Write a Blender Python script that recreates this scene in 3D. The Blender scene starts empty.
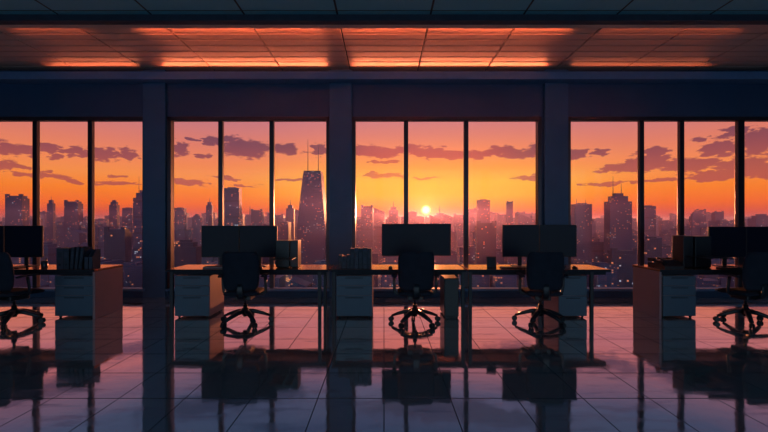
import bpy, bmesh, math, random
from mathutils import Vector, Matrix

# ------------------------------------------------------------------ basics
sc = bpy.context.scene
COL = sc.collection
F = 400.0            # focal length in pixels of the 768x432 frame
EYE = 1.48
D2R = math.pi / 180


def lin(r, g, b, a=1.0):
    def c(v):
        v /= 255.0
        return v / 12.92 if v <= 0.04045 else ((v + 0.055) / 1.055) ** 2.4
    return (c(r), c(g), c(b), a)


# ------------------------------------------------------------------ camera
cam_d = bpy.data.cameras.new('camera')
cam_d.sensor_width = 36.0
cam_d.lens = F / 768 * 36.0
cam_d.shift_y = 4.0 / 768
cam_d.clip_end = 20000
cam = bpy.data.objects.new('camera', cam_d)
cam.location = (0, 0, EYE)
cam.rotation_euler = (math.pi / 2, 0, 0)
COL.objects.link(cam)
sc.camera = cam

sc.view_settings.view_transform = 'Standard'
sc.view_settings.look = 'None'
sc.view_settings.exposure = 0.0
sc.view_settings.gamma = 1.0
sc.view_settings.use_curve_mapping = False
sc.cycles.max_bounces = 8
sc.cycles.diffuse_bounces = 3
sc.cycles.glossy_bounces = 4
sc.cycles.transparent_max_bounces = 16
sc.cycles.volume_bounces = 0
sc.cycles.sample_clamp_indirect = 4.0
sc.cycles.use_denoising = True

# sun: a little right of centre, barely above the horizon
SUN_AZ = math.atan2(426 - 384, F)
SUN_EL = math.atan2(10.0, F)
SUN_DIR = Vector((math.sin(SUN_AZ) * math.cos(SUN_EL), math.cos(SUN_AZ) * math.cos(SUN_EL), math.sin(SUN_EL)))


class N:
    """tiny node helper"""
    def __init__(self, tree):
        self.t = tree

    def new(self, kind, **kw):
        n = self.t.nodes.new(kind)
        for k, v in kw.items():
            setattr(n, k, v)
        return n

    def put(self, sock, v):
        if v is None:
            return
        if isinstance(v, bpy.types.NodeSocket):
            self.t.links.new(v, sock)
        else:
            sock.default_value = v

    def m(self, op, a, b=None, c=None, clamp=False):
        n = self.new('ShaderNodeMath', operation=op, use_clamp=clamp)
        self.put(n.inputs[0], a)
        self.put(n.inputs[1], b)
        self.put(n.inputs[2], c)
        return n.outputs[0]

    def v(self, op, a, b=None, out=0):
        n = self.new('ShaderNodeVectorMath', operation=op)
        self.put(n.inputs[0], a)
        self.put(n.inputs[1], b)
        return n.outputs[out]

    def mix(self, f, a, b, blend='MIX'):
        n = self.new('ShaderNodeMix', data_type='RGBA', blend_type=blend)
        self.put(n.inputs[0], f)
        self.put(n.inputs[6], a)
        self.put(n.inputs[7], b)
        return n.outputs[2]

    def smooth(self, x, lo, hi, a=0.0, b=1.0):
        n = self.new('ShaderNodeMapRange', interpolation_type='SMOOTHSTEP')
        self.put(n.inputs[0], x)
        for i, q in enumerate((lo, hi, a, b)):
            n.inputs[i + 1].default_value = q
        return n.outputs[0]

    def ramp(self, x, stops):
        n = self.new('ShaderNodeValToRGB')
        r = n.color_ramp
        while len(r.elements) > 1:
            r.elements.remove(r.elements[-1])
        r.elements[0].position = stops[0][0]
        r.elements[0].color = stops[0][1]
        for p, c in stops[1:]:
            e = r.elements.new(p)
            e.color = c
        self.put(n.inputs[0], x)
        return n.outputs[0]

    def noise(self, vec, scale, detail=4, rough=0.55, out=0):
        n = self.new('ShaderNodeTexNoise')
        self.put(n.inputs['Vector'], vec)
        n.inputs['Scale'].default_value = scale
        n.inputs['Detail'].default_value = detail
        n.inputs['Roughness'].default_value = rough
        return n.outputs[out]

    def xyz(self, vec):
        n = self.new('ShaderNodeSeparateXYZ')
        self.put(n.inputs[0], vec)
        return n.outputs

    def comb(self, x, y, z=0.0):
        n = self.new('ShaderNodeCombineXYZ')
        for i, q in enumerate((x, y, z)):
            self.put(n.inputs[i], q)
        return n.outputs[0]


# ------------------------------------------------------------------ sky
def build_world():
    w = bpy.data.worlds.new('dusk_sky')
    sc.world = w
    w.use_nodes = True
    w.cycles.sampling_method = 'MANUAL'
    w.cycles.sample_map_resolution = 1024
    t = w.node_tree
    t.nodes.clear()
    n = N(t)
    tc = n.new('ShaderNodeTexCoord')
    d = n.v('NORMALIZE', tc.outputs['Generated'])
    x, y, z = n.xyz(d)
    az = n.m('DEGREES', n.m('ARCTAN2', x, y))
    el = n.m('DEGREES', n.m('ARCSINE', z))
    t40 = n.m('DIVIDE', el, 40.0, clamp=True)

    def s(e):
        return e / 40.0
    centre = n.ramp(t40, [
        (0.0, lin(214, 76, 66)), (s(0.9), lin(244, 98, 56)), (s(1.9), lin(255, 138, 42)),
        (s(3.4), lin(255, 176, 44)), (s(5.2), lin(255, 186, 62)), (s(7.4), lin(255, 160, 78)),
        (s(9.6), lin(246, 142, 98)), (s(12.0), lin(224, 130, 118)), (s(14.2), lin(206, 126, 132)),
        (s(17.2), lin(216, 120, 116)), (s(20.0), lin(158, 104, 122)), (s(22.8), lin(86, 88, 122)), (s(28), lin(48, 66, 100)),
        (1.0, lin(34, 48, 74))])
    side = n.ramp(t40, [
        (0.0, lin(176, 72, 78)), (s(0.9), lin(222, 84, 60)), (s(2.0), lin(250, 108, 42)),
        (s(3.8), lin(254, 132, 44)), (s(5.6), lin(250, 146, 74)), (s(7.6), lin(244, 138, 92)),
        (s(9.8), lin(226, 128, 108)), (s(12.0), lin(208, 124, 124)), (s(14.2), lin(192, 118, 132)),
        (s(16.6), lin(188, 112, 120)), (s(19.0), lin(124, 96, 122)), (s(22), lin(70, 82, 116)), (s(28), lin(44, 62, 94)),
        (1.0, lin(30, 44, 68))])
    daz = n.m('ABSOLUTE', n.m('SUBTRACT', az, SUN_AZ / D2R))
    sky = n.mix(n.smooth(daz, 8, 30), centre, side)
    # ---- clouds, soft puffs in long rows
    vec = n.comb(az, el)
    warp = n.noise(n.v('MULTIPLY', vec, (0.45, 1.1, 1)), 1.0, 3, 0.6, out=1)
    wv = n.v('MULTIPLY', n.v('SUBTRACT', warp, (0.5, 0.5, 0.5)), (5.0, 1.5, 0))
    vec2 = n.v('ADD', vec, wv)
    blobs = [  # px, py, rx, ry of each puff in the photograph
        (6, 149, 17, 7), (27, 152, 8, 4), (52, 149, 13, 5), (60, 157, 10, 3), (79, 152, 11, 5), (104, 154, 12, 6), (127, 155, 11, 6),
        (6, 166, 16, 4), (48, 176, 22, 2.6), (22, 174, 12, 2), (70, 180, 14, 2), (120, 183, 18, 2), (112, 176, 6, 1.5),
        (179, 149, 11, 7), (193, 139, 6, 2), (214, 141, 11, 4.5), (232, 139, 8, 3), (247, 149, 24, 8.5), (286, 149, 13, 5), (203, 156, 6, 2.5), (319, 150, 10, 6),
        (184, 182, 24, 2.6), (242, 185, 12, 1.2), (225, 178, 16, 1.0), (292, 180, 20, 1.2),
        (360, 150, 18, 6), (384, 153, 18, 4.5), (408, 150, 16, 4.5), (432, 153, 18, 5), (455, 155, 14, 4), (476, 155, 14, 4), (498, 151, 18, 5), (520, 154, 16, 4), (540, 149, 14, 6), (575, 154, 12, 5),
        (382, 176, 22, 2.2), (370, 173, 8, 1.6), (425, 178, 12, 1.2), (530, 177, 18, 3), (436, 210, 22, 1.2), (385, 162, 16, 1.6),
        (600, 152, 10, 3), (655, 152, 14, 4), (625, 168, 26, 5), (648, 162, 22, 7), (690, 165, 30, 7), (722, 148, 20, 7), (700, 140, 10, 3),
        (732, 132, 14, 6), (762, 142, 22, 13), (745, 166, 28, 9), (716, 176, 40, 4), (770, 170, 26, 8), (600, 184, 20, 1.3), (660, 180, 30, 1.6),
        # higher sky, met only in the floor's reflection
        (120, 90, 60, 7), (330, 78, 70, 8), (560, 84, 80, 8), (700, 60, 60, 9), (230, 40, 80, 9), (450, 30, 90, 9), (40, 50, 60, 9),
    ]
    mask = None
    for (px, py, rx, ry) in blobs:
        a0 = math.atan2(px - 384, F)
        dist = F / math.cos(a0)
        e0 = math.atan2(220 - py, dist)
        ra = rx * math.cos(a0) ** 2 / F
        re = ry / dist
        dv = n.v('MULTIPLY', n.v('SUBTRACT', vec2, (a0 / D2R, e0 / D2R, 0)), (D2R / ra, D2R / re, 0))
        q = n.v('DOT_PRODUCT', dv, dv, out=1)
        val = n.m('DIVIDE', 1.0, n.m('ADD', 1.0, q))
        mask = val if mask is None else n.m('MAXIMUM', mask, val)
    fine = n.noise(n.v('MULTIPLY', vec, (0.9, 2.4, 1)), 1.0, 5, 0.62)
    mm = n.m('ADD', mask, n.m('MULTIPLY', n.m('SUBTRACT', fine, 0.5), 0.75))
    cl = n.m('MULTIPLY', n.smooth(mm, 0.40, 0.56), 0.86)
    ccol_c = n.ramp(t40, [(0, lin(226, 110, 60)), (s(6), lin(222, 110, 76)), (s(9), lin(190, 76, 84)), (s(13), lin(150, 78, 100)), (s(22), lin(52, 56, 82))])
    ccol_s = n.ramp(t40, [(0, lin(170, 74, 70)), (s(5), lin(178, 82, 78)), (s(8), lin(138, 68, 84)), (s(10), lin(106, 62, 86)), (s(14), lin(92, 66, 94)), (s(22), lin(46, 52, 78))])
    ccol = n.mix(n.smooth(daz, 5, 17), ccol_c, ccol_s)
    sky = n.mix(cl, sky, ccol)
    # ---- sun disc and the glow of the air around it
    dsun = n.v('DOT_PRODUCT', d, tuple(SUN_DIR), out=1)
    ang = n.m('DEGREES', n.m('ARCCOSINE', n.m('MINIMUM', dsun, 1.0)))
    disc = n.smooth(ang, 0.34, 0.72, 1.0, 0.0)
    g1 = n.m('EXPONENT', n.m('MULTIPLY', ang, -0.85))
    g2 = n.m('EXPONENT', n.m('MULTIPLY', ang, -0.16))
    sky = n.mix(1.0, sky, n.mix(n.m('MULTIPLY', g1, 1.0), (0, 0, 0, 1), (0.9, 0.55, 0.12, 1)), 'ADD')
    sky = n.mix(1.0, sky, n.mix(n.m('MULTIPLY', g2, 0.42), (0, 0, 0, 1), (0.8, 0.26, 0.0, 1)), 'ADD')
    sky = n.mix(disc, sky, (2.6, 2.2, 1.0, 1))
    # ---- rear sky and the air below it, brightened blue to fill the room
    back = n.ramp(n.m('DIVIDE', el, 90.0, clamp=True), [
        (0.0, lin(176, 206, 232)), (0.15, lin(164, 210, 238)), (0.5, lin(112, 158, 196)), (1.0, lin(54, 84, 120))])
    adaz = n.m('ABSOLUTE', az)
    up = n.smooth(el, 32, 60)
    f = n.m('MAXIMUM', n.smooth(adaz, 62, 110), up)
    sky = n.mix(f, sky, back)
    below = n.smooth(el, -3.0, -0.3)
    low = n.mix(n.smooth(adaz, 62, 110), lin(44, 46, 76), lin(128, 166, 204))
    sky = n.mix(below, low, sky)
    bg = n.new('ShaderNodeBackground')
    n.put(bg.inputs[0], sky)
    bg.inputs[1].default_value = 1.0
    out = n.new('ShaderNodeOutputWorld')
    t.links.new(bg.outputs[0], out.inputs[0])


build_world()

sun_d = bpy.data.lights.new('sun', 'SUN')
sun_d.energy = 4.0
sun_d.color = (1.0, 0.27, 0.12)
sun_d.angle = 1.2 * D2R
sun = bpy.data.objects.new('sun', sun_d)
sun.rotation_euler = SUN_DIR.to_track_quat('Z', 'Y').to_euler()
sun.location = (3, 30, 6)
COL.objects.link(sun)

# ------------------------------------------------------------------ object helpers


def tag(o, label=None, cat=None, group=None, kind=None):
    if label:
        o['label'] = label
    if cat:
        o['category'] = cat
    if group:
        o['group'] = group
    if kind:
        o['kind'] = kind
    return o


def thing(name, loc, label, cat, group=None, rz=0.0):
    o = bpy.data.objects.new(name, None)
    o.empty_display_size = 0.1
    o.location = loc
    o.rotation_euler = (0, 0, rz)
    COL.objects.link(o)
    return tag(o, label, cat, group)


class MB:
    """collects shapes of ONE object"""
    def __init__(self):
        self.bm = bmesh.new()

    def _add(self, part, mat=None, smooth=False):
        me = bpy.data.meshes.new('tmp')
        if mat is not None:
            bmesh.ops.transform(part, matrix=mat, verts=part.verts)
        if smooth:
            for f in part.faces:
                f.smooth = True
        part.to_mesh(me)
        part.free()
        self.bm.from_mesh(me)
        bpy.data.meshes.remove(me)

    def box(self, x0, x1, y0, y1, z0, z1, bev=0.0, mat=None, seg=2):
        b = bmesh.new()
        bmesh.ops.create_cube(b, size=1.0)
        M = Matrix.Translation(((x0 + x1) / 2, (y0 + y1) / 2, (z0 + z1) / 2)) @ Matrix.Diagonal((abs(x1 - x0), abs(y1 - y0), abs(z1 - z0), 1))
        bmesh.ops.transform(b, matrix=M, verts=b.verts)
        if bev > 0:
            bmesh.ops.bevel(b, geom=list(b.edges), offset=bev, segments=seg, affect='EDGES', profile=0.5)
        self._add(b, mat)
        return self

    def cyl(self, p0, p1, r0, r1=None, seg=16, caps=True, bev=0.0):
        r1 = r0 if r1 is None else r1
        p0, p1 = Vector(p0), Vector(p1)
        ax = p1 - p0
        b = bmesh.new()
        bmesh.ops.create_cone(b, cap_ends=caps, segments=seg, radius1=r0, radius2=r1, depth=ax.length)
        if bev > 0:
            ed = [e for e in b.edges if abs(abs(e.verts[0].co.z) - ax.length / 2) < 1e-5 and abs(e.verts[0].co.z - e.verts[1].co.z) < 1e-5]
            bmesh.ops.bevel(b, geom=ed, offset=bev, segments=2, affect='EDGES')
        for f in b.faces:
            f.smooth = len(f.verts) == 4
        M = Matrix.Translation((p0 + p1) / 2) @ ax.to_track_quat('Z', 'Y').to_matrix().to_4x4()
        self._add(b, M)
        return self

    def lathe(self, prof, centre=(0, 0, 0), seg=24):
        b = bmesh.new()
        rings = []
        for (r, z) in prof:
            if r < 1e-6:
                rings.append([b.verts.new((0, 0, z))])
            else:
                rings.append([b.verts.new((r * math.cos(2 * math.pi * k / seg), r * math.sin(2 * math.pi * k / seg), z)) for k in range(seg)])
        for A, B in zip(rings, rings[1:]):
            for k in range(seg):
                j = (k + 1) % seg
                if len(A) == 1 and len(B) == 1:
                    continue
                if len(A) == 1:
                    b.faces.new((A[0], B[j], B[k]))
                elif len(B) == 1:
                    b.faces.new((A[k], A[j], B[0]))
                else:
                    b.faces.new((A[k], A[j], B[j], B[k]))
        bmesh.ops.recalc_face_normals(b, faces=b.faces)
        self._add(b, Matrix.Translation(centre), smooth=True)
        return self

    def sweep(self, pts, w, h, up=(0, 0, 1), cap=True, seg=8):
        """rounded-rect section swept along points; w, h scalars or lists"""
        b = bmesh.new()
        pts = [Vector(p) for p in pts]
        k = len(pts)
        rings = []
        for i, p in enumerate(pts):
            tdir = (pts[min(i + 1, k - 1)] - pts[max(i - 1, 0)]).normalized()
            s = tdir.cross(Vector(up))
            if s.length < 1e-4:
                s = Vector((1, 0, 0))
            s.normalize()
            u = s.cross(tdir).normalized()
            ww = (w[i] if isinstance(w, (list, tuple)) else w) / 2
            hh = (h[i] if isinstance(h, (list, tuple)) else h) / 2
            ring = []
            for q in range(seg * 2):
                a = 2 * math.pi * q / (seg * 2)
                ca, sa = math.cos(a), math.sin(a)
                e = 0.55
                cx = math.copysign(abs(ca) ** e, ca)
                cy = math.copysign(abs(sa) ** e, sa)
                ring.append(b.verts.new(p + s * ww * cx + u * hh * cy))
            rings.append(ring)
        m_ = seg * 2
        for A, B in zip(rings, rings[1:]):
            for q in range(m_):
                j = (q + 1) % m_
                b.faces.new((A[q], A[j], B[j], B[q]))
        if cap:
            b.faces.new(rings[0][::-1])
            b.faces.new(rings[-1])
        bmesh.ops.recalc_face_normals(b, faces=b.faces)
        for f in b.faces:
            f.smooth = len(f.verts) == 4
        self._add(b)
        return self

    def shell(self, fn, nu, nv, thick):
        """closed slab over grid fn(u,v)->(point, normal)"""
        b = bmesh.new()
        A = [[b.verts.new(fn(i / nu, j / nv, thick / 2)) for j in range(nv + 1)] for i in range(nu + 1)]
        B = [[b.verts.new(fn(i / nu, j / nv, -thick / 2)) for j in range(nv + 1)] for i in range(nu + 1)]
        for i in range(nu):
            for j in range(nv):
                b.faces.new((A[i][j], A[i + 1][j], A[i + 1][j + 1], A[i][j + 1]))
                b.faces.new((B[i][j], B[i][j + 1], B[i + 1][j + 1], B[i + 1][j]))
        for i in range(nu):
            b.faces.new((A[i][0], B[i][0], B[i + 1][0], A[i + 1][0]))
            b.faces.new((A[i][nv], A[i + 1][nv], B[i + 1][nv], B[i][nv]))
        for j in range(nv):
            b.faces.new((A[0][j], A[0][j + 1], B[0][j + 1], B[0][j]))
            b.faces.new((A[nu][j], B[nu][j], B[nu][j + 1], A[nu][j + 1]))
        bmesh.ops.recalc_face_normals(b, faces=b.faces)
        for f in b.faces:
            f.smooth = True
        self._add(b)
        return self

    def build(self, name, mat, parent=None, loc=None):
        me = bpy.data.meshes.new(name)
        self.bm.to_mesh(me)
        self.bm.free()
        me.materials.append(mat)
        o = bpy.data.objects.new(name, me)
        COL.objects.link(o)
        if parent:
            o.parent = parent
        if loc is not None:
            o.location = loc
        return o


def one(name, mat, loc, label, cat, group=None, mb=None, rz=0.0):
    o = mb.build(name, mat)
    o.location = loc
    o.rotation_euler = (0, 0, rz)
    return tag(o, label, cat, group)


def copy_tree(o, parent=None):
    c = o.copy()
    COL.objects.link(c)
    c.parent = parent
    for ch in list(o.children):
        copy_tree(ch, c)
    return c


# ------------------------------------------------------------------ materials
def pmat(name, col, rough=0.5, metal=0.0, spec=0.5, noise=0.0, nscale=8.0, bump=0.0, bscale=60.0, coat=0.0):
    m = bpy.data.materials.new(name)
    m.use_nodes = True
    t = m.node_tree
    n = N(t)
    p = t.nodes['Principled BSDF']
    p.inputs['Roughness'].default_value = rough
    p.inputs['Metallic'].default_value = metal
    p.inputs['Specular IOR Level'].default_value = spec
    p.inputs['Coat Weight'].default_value = coat
    tc = n.new('ShaderNodeTexCoord')
    nz = n.noise(tc.outputs['Object'], nscale, 4)
    f = n.smooth(nz, 0.3, 0.7)
    c2 = tuple(q * (1 - noise) for q in col[:3]) + (1,)
    n.put(p.inputs['Base Color'], n.mix(f, col, c2))
    if bump > 0:
        bn = n.new('ShaderNodeBump')
        bn.inputs['Strength'].default_value = bump
        bn.inputs['Distance'].default_value = 0.002
        n.put(bn.inputs['Height'], n.noise(tc.outputs['Object'], bscale, 3))
        n.put(p.inputs['Normal'], bn.outputs[0])
    return m


M = {}
M['wall'] = pmat('wall_paint', lin(38, 72, 108), 0.6, noise=0.12, nscale=1.5, bump=0.1)
M['column'] = pmat('column_paint', lin(50, 92, 128), 0.55, noise=0.12, nscale=2.0)
M['ledge'] = pmat('ledge_paint', lin(84, 124, 168), 0.5, noise=0.1)
M['frame'] = pmat('window_frame_metal', lin(70, 58, 66), 0.30, metal=0.55, noise=0.1)
M['mullion'] = pmat('mullion_metal', lin(62, 54, 64), 0.30, metal=0.55, noise=0.1)
M['beam'] = pmat('beam_steel', lin(44, 54, 70), 0.55, noise=0.2)
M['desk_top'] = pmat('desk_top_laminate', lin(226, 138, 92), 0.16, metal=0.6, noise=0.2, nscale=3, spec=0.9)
M['desk_edge'] = pmat('desk_edge', lin(36, 38, 48), 0.6, spec=0.2)
M['cabinet'] = pmat('cabinet_steel', lin(80, 96, 114), 0.42, noise=0.08, nscale=3)
M['panel'] = pmat('side_panel', lin(156, 120, 124), 0.45, noise=0.08, nscale=3)
M['dark'] = pmat('dark_gap', lin(18, 20, 28), 0.7)
M['leg'] = pmat('leg_steel', lin(30, 32, 42), 0.45, metal=0.2)
M['chair_fabric'] = pmat('chair_fabric', lin(36, 42, 56), 0.85, spec=0.2, noise=0.2, bump=0.6, bscale=400)
M['chair_plastic'] = pmat('chair_plastic', lin(30, 32, 42), 0.35, noise=0.1)
M['chair_metal'] = pmat('chair_metal', lin(40, 42, 50), 0.3, metal=0.6)
M['screen'] = pmat('screen_glass', lin(18, 22, 42), 0.3, spec=0.2, noise=0.1)
M['monitor'] = pmat('monitor_shell', lin(24, 26, 34), 0.4, spec=0.3)
M['binder'] = pmat('binder_board', lin(46, 54, 70), 0.6, noise=0.2)
M['binder2'] = pmat('binder_board_slate', lin(60, 66, 84), 0.6, noise=0.2)
M['paper'] = pmat('paper', lin(170, 160, 160), 0.8)
M['black'] = pmat('black_plastic', lin(22, 24, 32), 0.4)
M['case'] = pmat('speaker_case', lin(24, 27, 36), 0.35)
M['ceramic'] = pmat('mug_glaze', lin(48, 54, 70), 0.25, spec=0.7)
M['backwall'] = pmat('rear_wall', lin(70, 86, 110), 0.7, noise=0.1)


def floor_mat():
    m = bpy.data.materials.new('polished_tile_floor')
    m.use_nodes = True
    t = m.node_tree
    n = N(t)
    p = t.nodes['Principled BSDF']
    tc = n.new('ShaderNodeTexCoord')
    x, y, z = n.xyz(tc.outputs['Object'])
    T = 0.55
    jx = n.m('ABSOLUTE', n.m('SUBTRACT', n.m('FRACT', n.m('DIVIDE', n.m('ADD', x, 100 * T + T / 2), T)), 0.5))
    jy = n.m('ABSOLUTE', n.m('SUBTRACT', n.m('FRACT', n.m('DIVIDE', n.m('ADD', y, 100 * T + T / 2 - 0.02), T)), 0.5))
    mj = n.m('MINIMUM', jx, jy)
    joint = n.m('MAXIMUM', n.smooth(jx, 0.0045, 0.0095, 1.0, 0.0), n.smooth(jy, 0.007, 0.014, 1.0, 0.0))
    tile = n.comb(n.m('FLOOR', n.m('DIVIDE', x, T)), n.m('FLOOR', n.m('DIVIDE', n.m('SUBTRACT', y, 0.02), T)))
    wn = n.new('ShaderNodeTexWhiteNoise', noise_dimensions='2D')
    n.put(wn.inputs[0], tile)
    marb = n.noise(n.v('MULTIPLY', tc.outputs['Object'], (0.7, 1.6, 1)), 1.6, 6, 0.6)
    streak = n.noise(n.v('MULTIPLY', tc.outputs['Object'], (1.2, 5.0, 1)), 1.3, 5, 0.65)
    base = n.mix(n.smooth(marb, 0.3, 0.72), lin(255, 242, 228), lin(244, 228, 222))
    base = n.mix(n.m('MULTIPLY', wn.outputs[0], 0.12), base, lin(150, 152, 170))
    base = n.mix(n.m('MULTIPLY', n.smooth(streak, 0.52, 0.66), 0.30), base, lin(116, 118, 140))
    base = n.mix(joint, base, lin(34, 36, 50))
    n.put(p.inputs['Specular Tint'], n.mix(joint, (1, 1, 1, 1), (0.05, 0.05, 0.07, 1)))
    n.put(p.inputs['Base Color'], base)
    n.put(p.inputs['Metallic'], 0.93)
    df = n.new('ShaderNodeBsdfDiffuse')
    df.inputs[0].default_value = lin(132, 178, 204)
    ms = n.new('ShaderNodeMixShader')
    ms.inputs[0].default_value = 0.09
    t.links.new(p.outputs[0], ms.inputs[1])
    t.links.new(df.outputs[0], ms.inputs[2])
    t.links.new(ms.outputs[0], t.nodes['Material Output'].inputs[0])
    r = n.m('ADD', 0.045, n.m('MULTIPLY', n.smooth(streak, 0.45, 0.75), 0.10))
    r = n.m('ADD', r, n.m('MULTIPLY', joint, 0.2))
    n.put(p.inputs['Roughness'], r)
    bn = n.new('ShaderNodeBump')
    bn.inputs['Strength'].default_value = 0.10
    bn.inputs['Distance'].default_value = 0.01
    n.put(bn.inputs['Height'], n.noise(tc.outputs['Object'], 3.0, 3))
    n.put(p.inputs['Normal'], bn.outputs[0])
    return m


def glass_mat():
    m = bpy.data.materials.new('window_glass')
    m.use_nodes = True
    t = m.node_tree
    t.nodes.clear()
    n = N(t)
    tr = n.new('ShaderNodeBsdfTransparent')
    tr.inputs[0].default_value = (0.985, 0.98, 0.985, 1)
    gl = n.new('ShaderNodeBsdfGlossy')
    gl.inputs['Roughness'].default_value = 0.02
    gl.inputs[0].default_value = (1, 1, 1, 1)
    fr = n.new('ShaderNodeFresnel')
    fr.inputs[0].default_value = 1.2
    mx = n.new('ShaderNodeMixShader')
    n.put(mx.inputs[0], fr.outputs[0])
    t.links.new(tr.outputs[0], mx.inputs[1])
    t.links.new(gl.outputs[0], mx.inputs[2])
    out = n.new('ShaderNodeOutputMaterial')
    t.links.new(mx.outputs[0], out.inputs[0])
    return m


def slat_mat():
    m = pmat('ceiling_slat_metal', lin(200, 170, 158), 0.42, noise=0.08, nscale=1.0, spec=0.7)
    return m


def ceiling_mat():
    m = bpy.data.materials.new('ceiling_panel')
    m.use_nodes = True
    t = m.node_tree
    n = N(t)
    p = t.nodes['Principled BSDF']
    tc = n.new('ShaderNodeTexCoord')
    x, y, z = n.xyz(tc.outputs['Object'])
    T = 1.3
    jx = n.m('ABSOLUTE', n.m('SUBTRACT', n.m('FRACT', n.m('DIVIDE', n.m('ADD', x, 40 * T), T)), 0.5))
    jy = n.m('ABSOLUTE', n.m('SUBTRACT', n.m('FRACT', n.m('DIVIDE', n.m('ADD', y, 40 * 0.6 + 0.22), 0.6)), 0.5))
    joint = n.m('MAXIMUM', n.smooth(jx, 0.008, 0.014, 1, 0), n.smooth(jy, 0.01, 0.02, 1, 0))
    n.put(p.inputs['Base Color'], n.mix(joint, lin(92, 168, 186), lin(14, 18, 26)))
    p.inputs['Roughness'].default_value = 0.6
    return m


M['floor'] = floor_mat()
M['glass'] = glass_mat()
M['slat'] = slat_mat()
M['ceiling'] = ceiling_mat()


def emis(name, col, strength):
    m = bpy.data.materials.new(name)
    m.use_nodes = True
    p = m.node_tree.nodes['Principled BSDF']
    p.inputs['Base Color'].default_value = col
    p.inputs['Emission Color'].default_value = col
    p.inputs['Emission Strength'].default_value = strength
    return m


def facade_mat(name, wall, lit, density, cell=4.0, band=0.0, strength=1.0, rough=0.5):
    """building face: floors, mullion rhythm and a scatter of lit windows"""
    m = bpy.data.materials.new(name)
    m.use_nodes = True
    t = m.node_tree
    n = N(t)
    p = t.nodes['Principled BSDF']
    tc = n.new('ShaderNodeTexCoord')
    ge = n.new('ShaderNodeNewGeometry')
    oi = n.new('ShaderNodeObjectInfo')
    x, y, z = n.xyz(tc.outputs['Object'])
    nz = n.m('ABSOLUTE', n.xyz(ge.outputs['Normal'])[2])
    side = n.smooth(nz, 0.4, 0.6, 1.0, 0.0)
    h = n.m('DIVIDE', n.m('ADD', n.m('ADD', x, y), 1000), cell)
    vv = n.m('DIVIDE', n.m('ADD', z, 1000), cell)
    cellv = n.comb(n.m('FLOOR', h), n.m('FLOOR', vv), n.m('MULTIPLY', oi.outputs['Random'], 57.0))
    wn = n.new('ShaderNodeTexWhiteNoise', noise_dimensions='3D')
    n.put(wn.inputs[0], cellv)
    fx = n.m('ABSOLUTE', n.m('SUBTRACT', n.m('FRACT', h), 0.5))
    fz = n.m('ABSOLUTE', n.m('SUBTRACT', n.m('FRACT', vv), 0.5))
    win = n.m('MULTIPLY', n.smooth(fx, 0.30, 0.36, 1, 0), n.smooth(fz, 0.24, 0.30, 1, 0))
    win = n.m('MULTIPLY', win, side)
    clus = n.noise(n.v('MULTIPLY', tc.outputs['Object'], (0.02, 0.02, 0.05)), 1.0, 2)
    thr = n.m('SUBTRACT', 1.0, n.m('MULTIPLY', n.smooth(clus, 0.42, 0.66), density * 2.2))
    on = n.m('MULTIPLY', n.m('GREATER_THAN', wn.outputs[0], thr), win)
    dark = tuple(q * 0.45 for q in wall[:3]) + (1,)
    col = n.mix(n.m('MULTIPLY', win, 0.8), wall, dark)
    if band > 0:
        bd = n.smooth(n.m('ABSOLUTE', n.m('SUBTRACT', n.m('FRACT', n.m('DIVIDE', vv, band)), 0.5)), 0.42, 0.46)
        col = n.mix(bd, col, tuple(q * 0.3 for q in wall[:3]) + (1,))
    n.put(p.inputs['Base Color'], col)
    p.inputs['Roughness'].default_value = rough
    p.inputs['Specular IOR Level'].default_value = 0.2
    cool = n.m('GREATER_THAN', n.m('FRACT', n.m('MULTIPLY', wn.outputs[0], 913.0)), 0.80)
    n.put(p.inputs['Emission Color'], n.mix(cool, lit, lin(190, 200, 230)))
    n.put(p.inputs['Emission Strength'], n.m('MULTIPLY', on, strength))
    return m


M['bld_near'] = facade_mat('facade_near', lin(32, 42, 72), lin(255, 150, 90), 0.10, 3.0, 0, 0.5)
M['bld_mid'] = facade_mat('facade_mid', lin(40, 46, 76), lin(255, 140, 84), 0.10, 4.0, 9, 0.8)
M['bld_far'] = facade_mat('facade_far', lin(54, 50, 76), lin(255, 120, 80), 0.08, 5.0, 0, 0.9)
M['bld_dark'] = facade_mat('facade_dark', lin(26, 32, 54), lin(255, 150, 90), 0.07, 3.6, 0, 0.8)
M['roof_steel'] = pmat('roof_steel', lin(40, 42, 58), 0.6)


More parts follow.
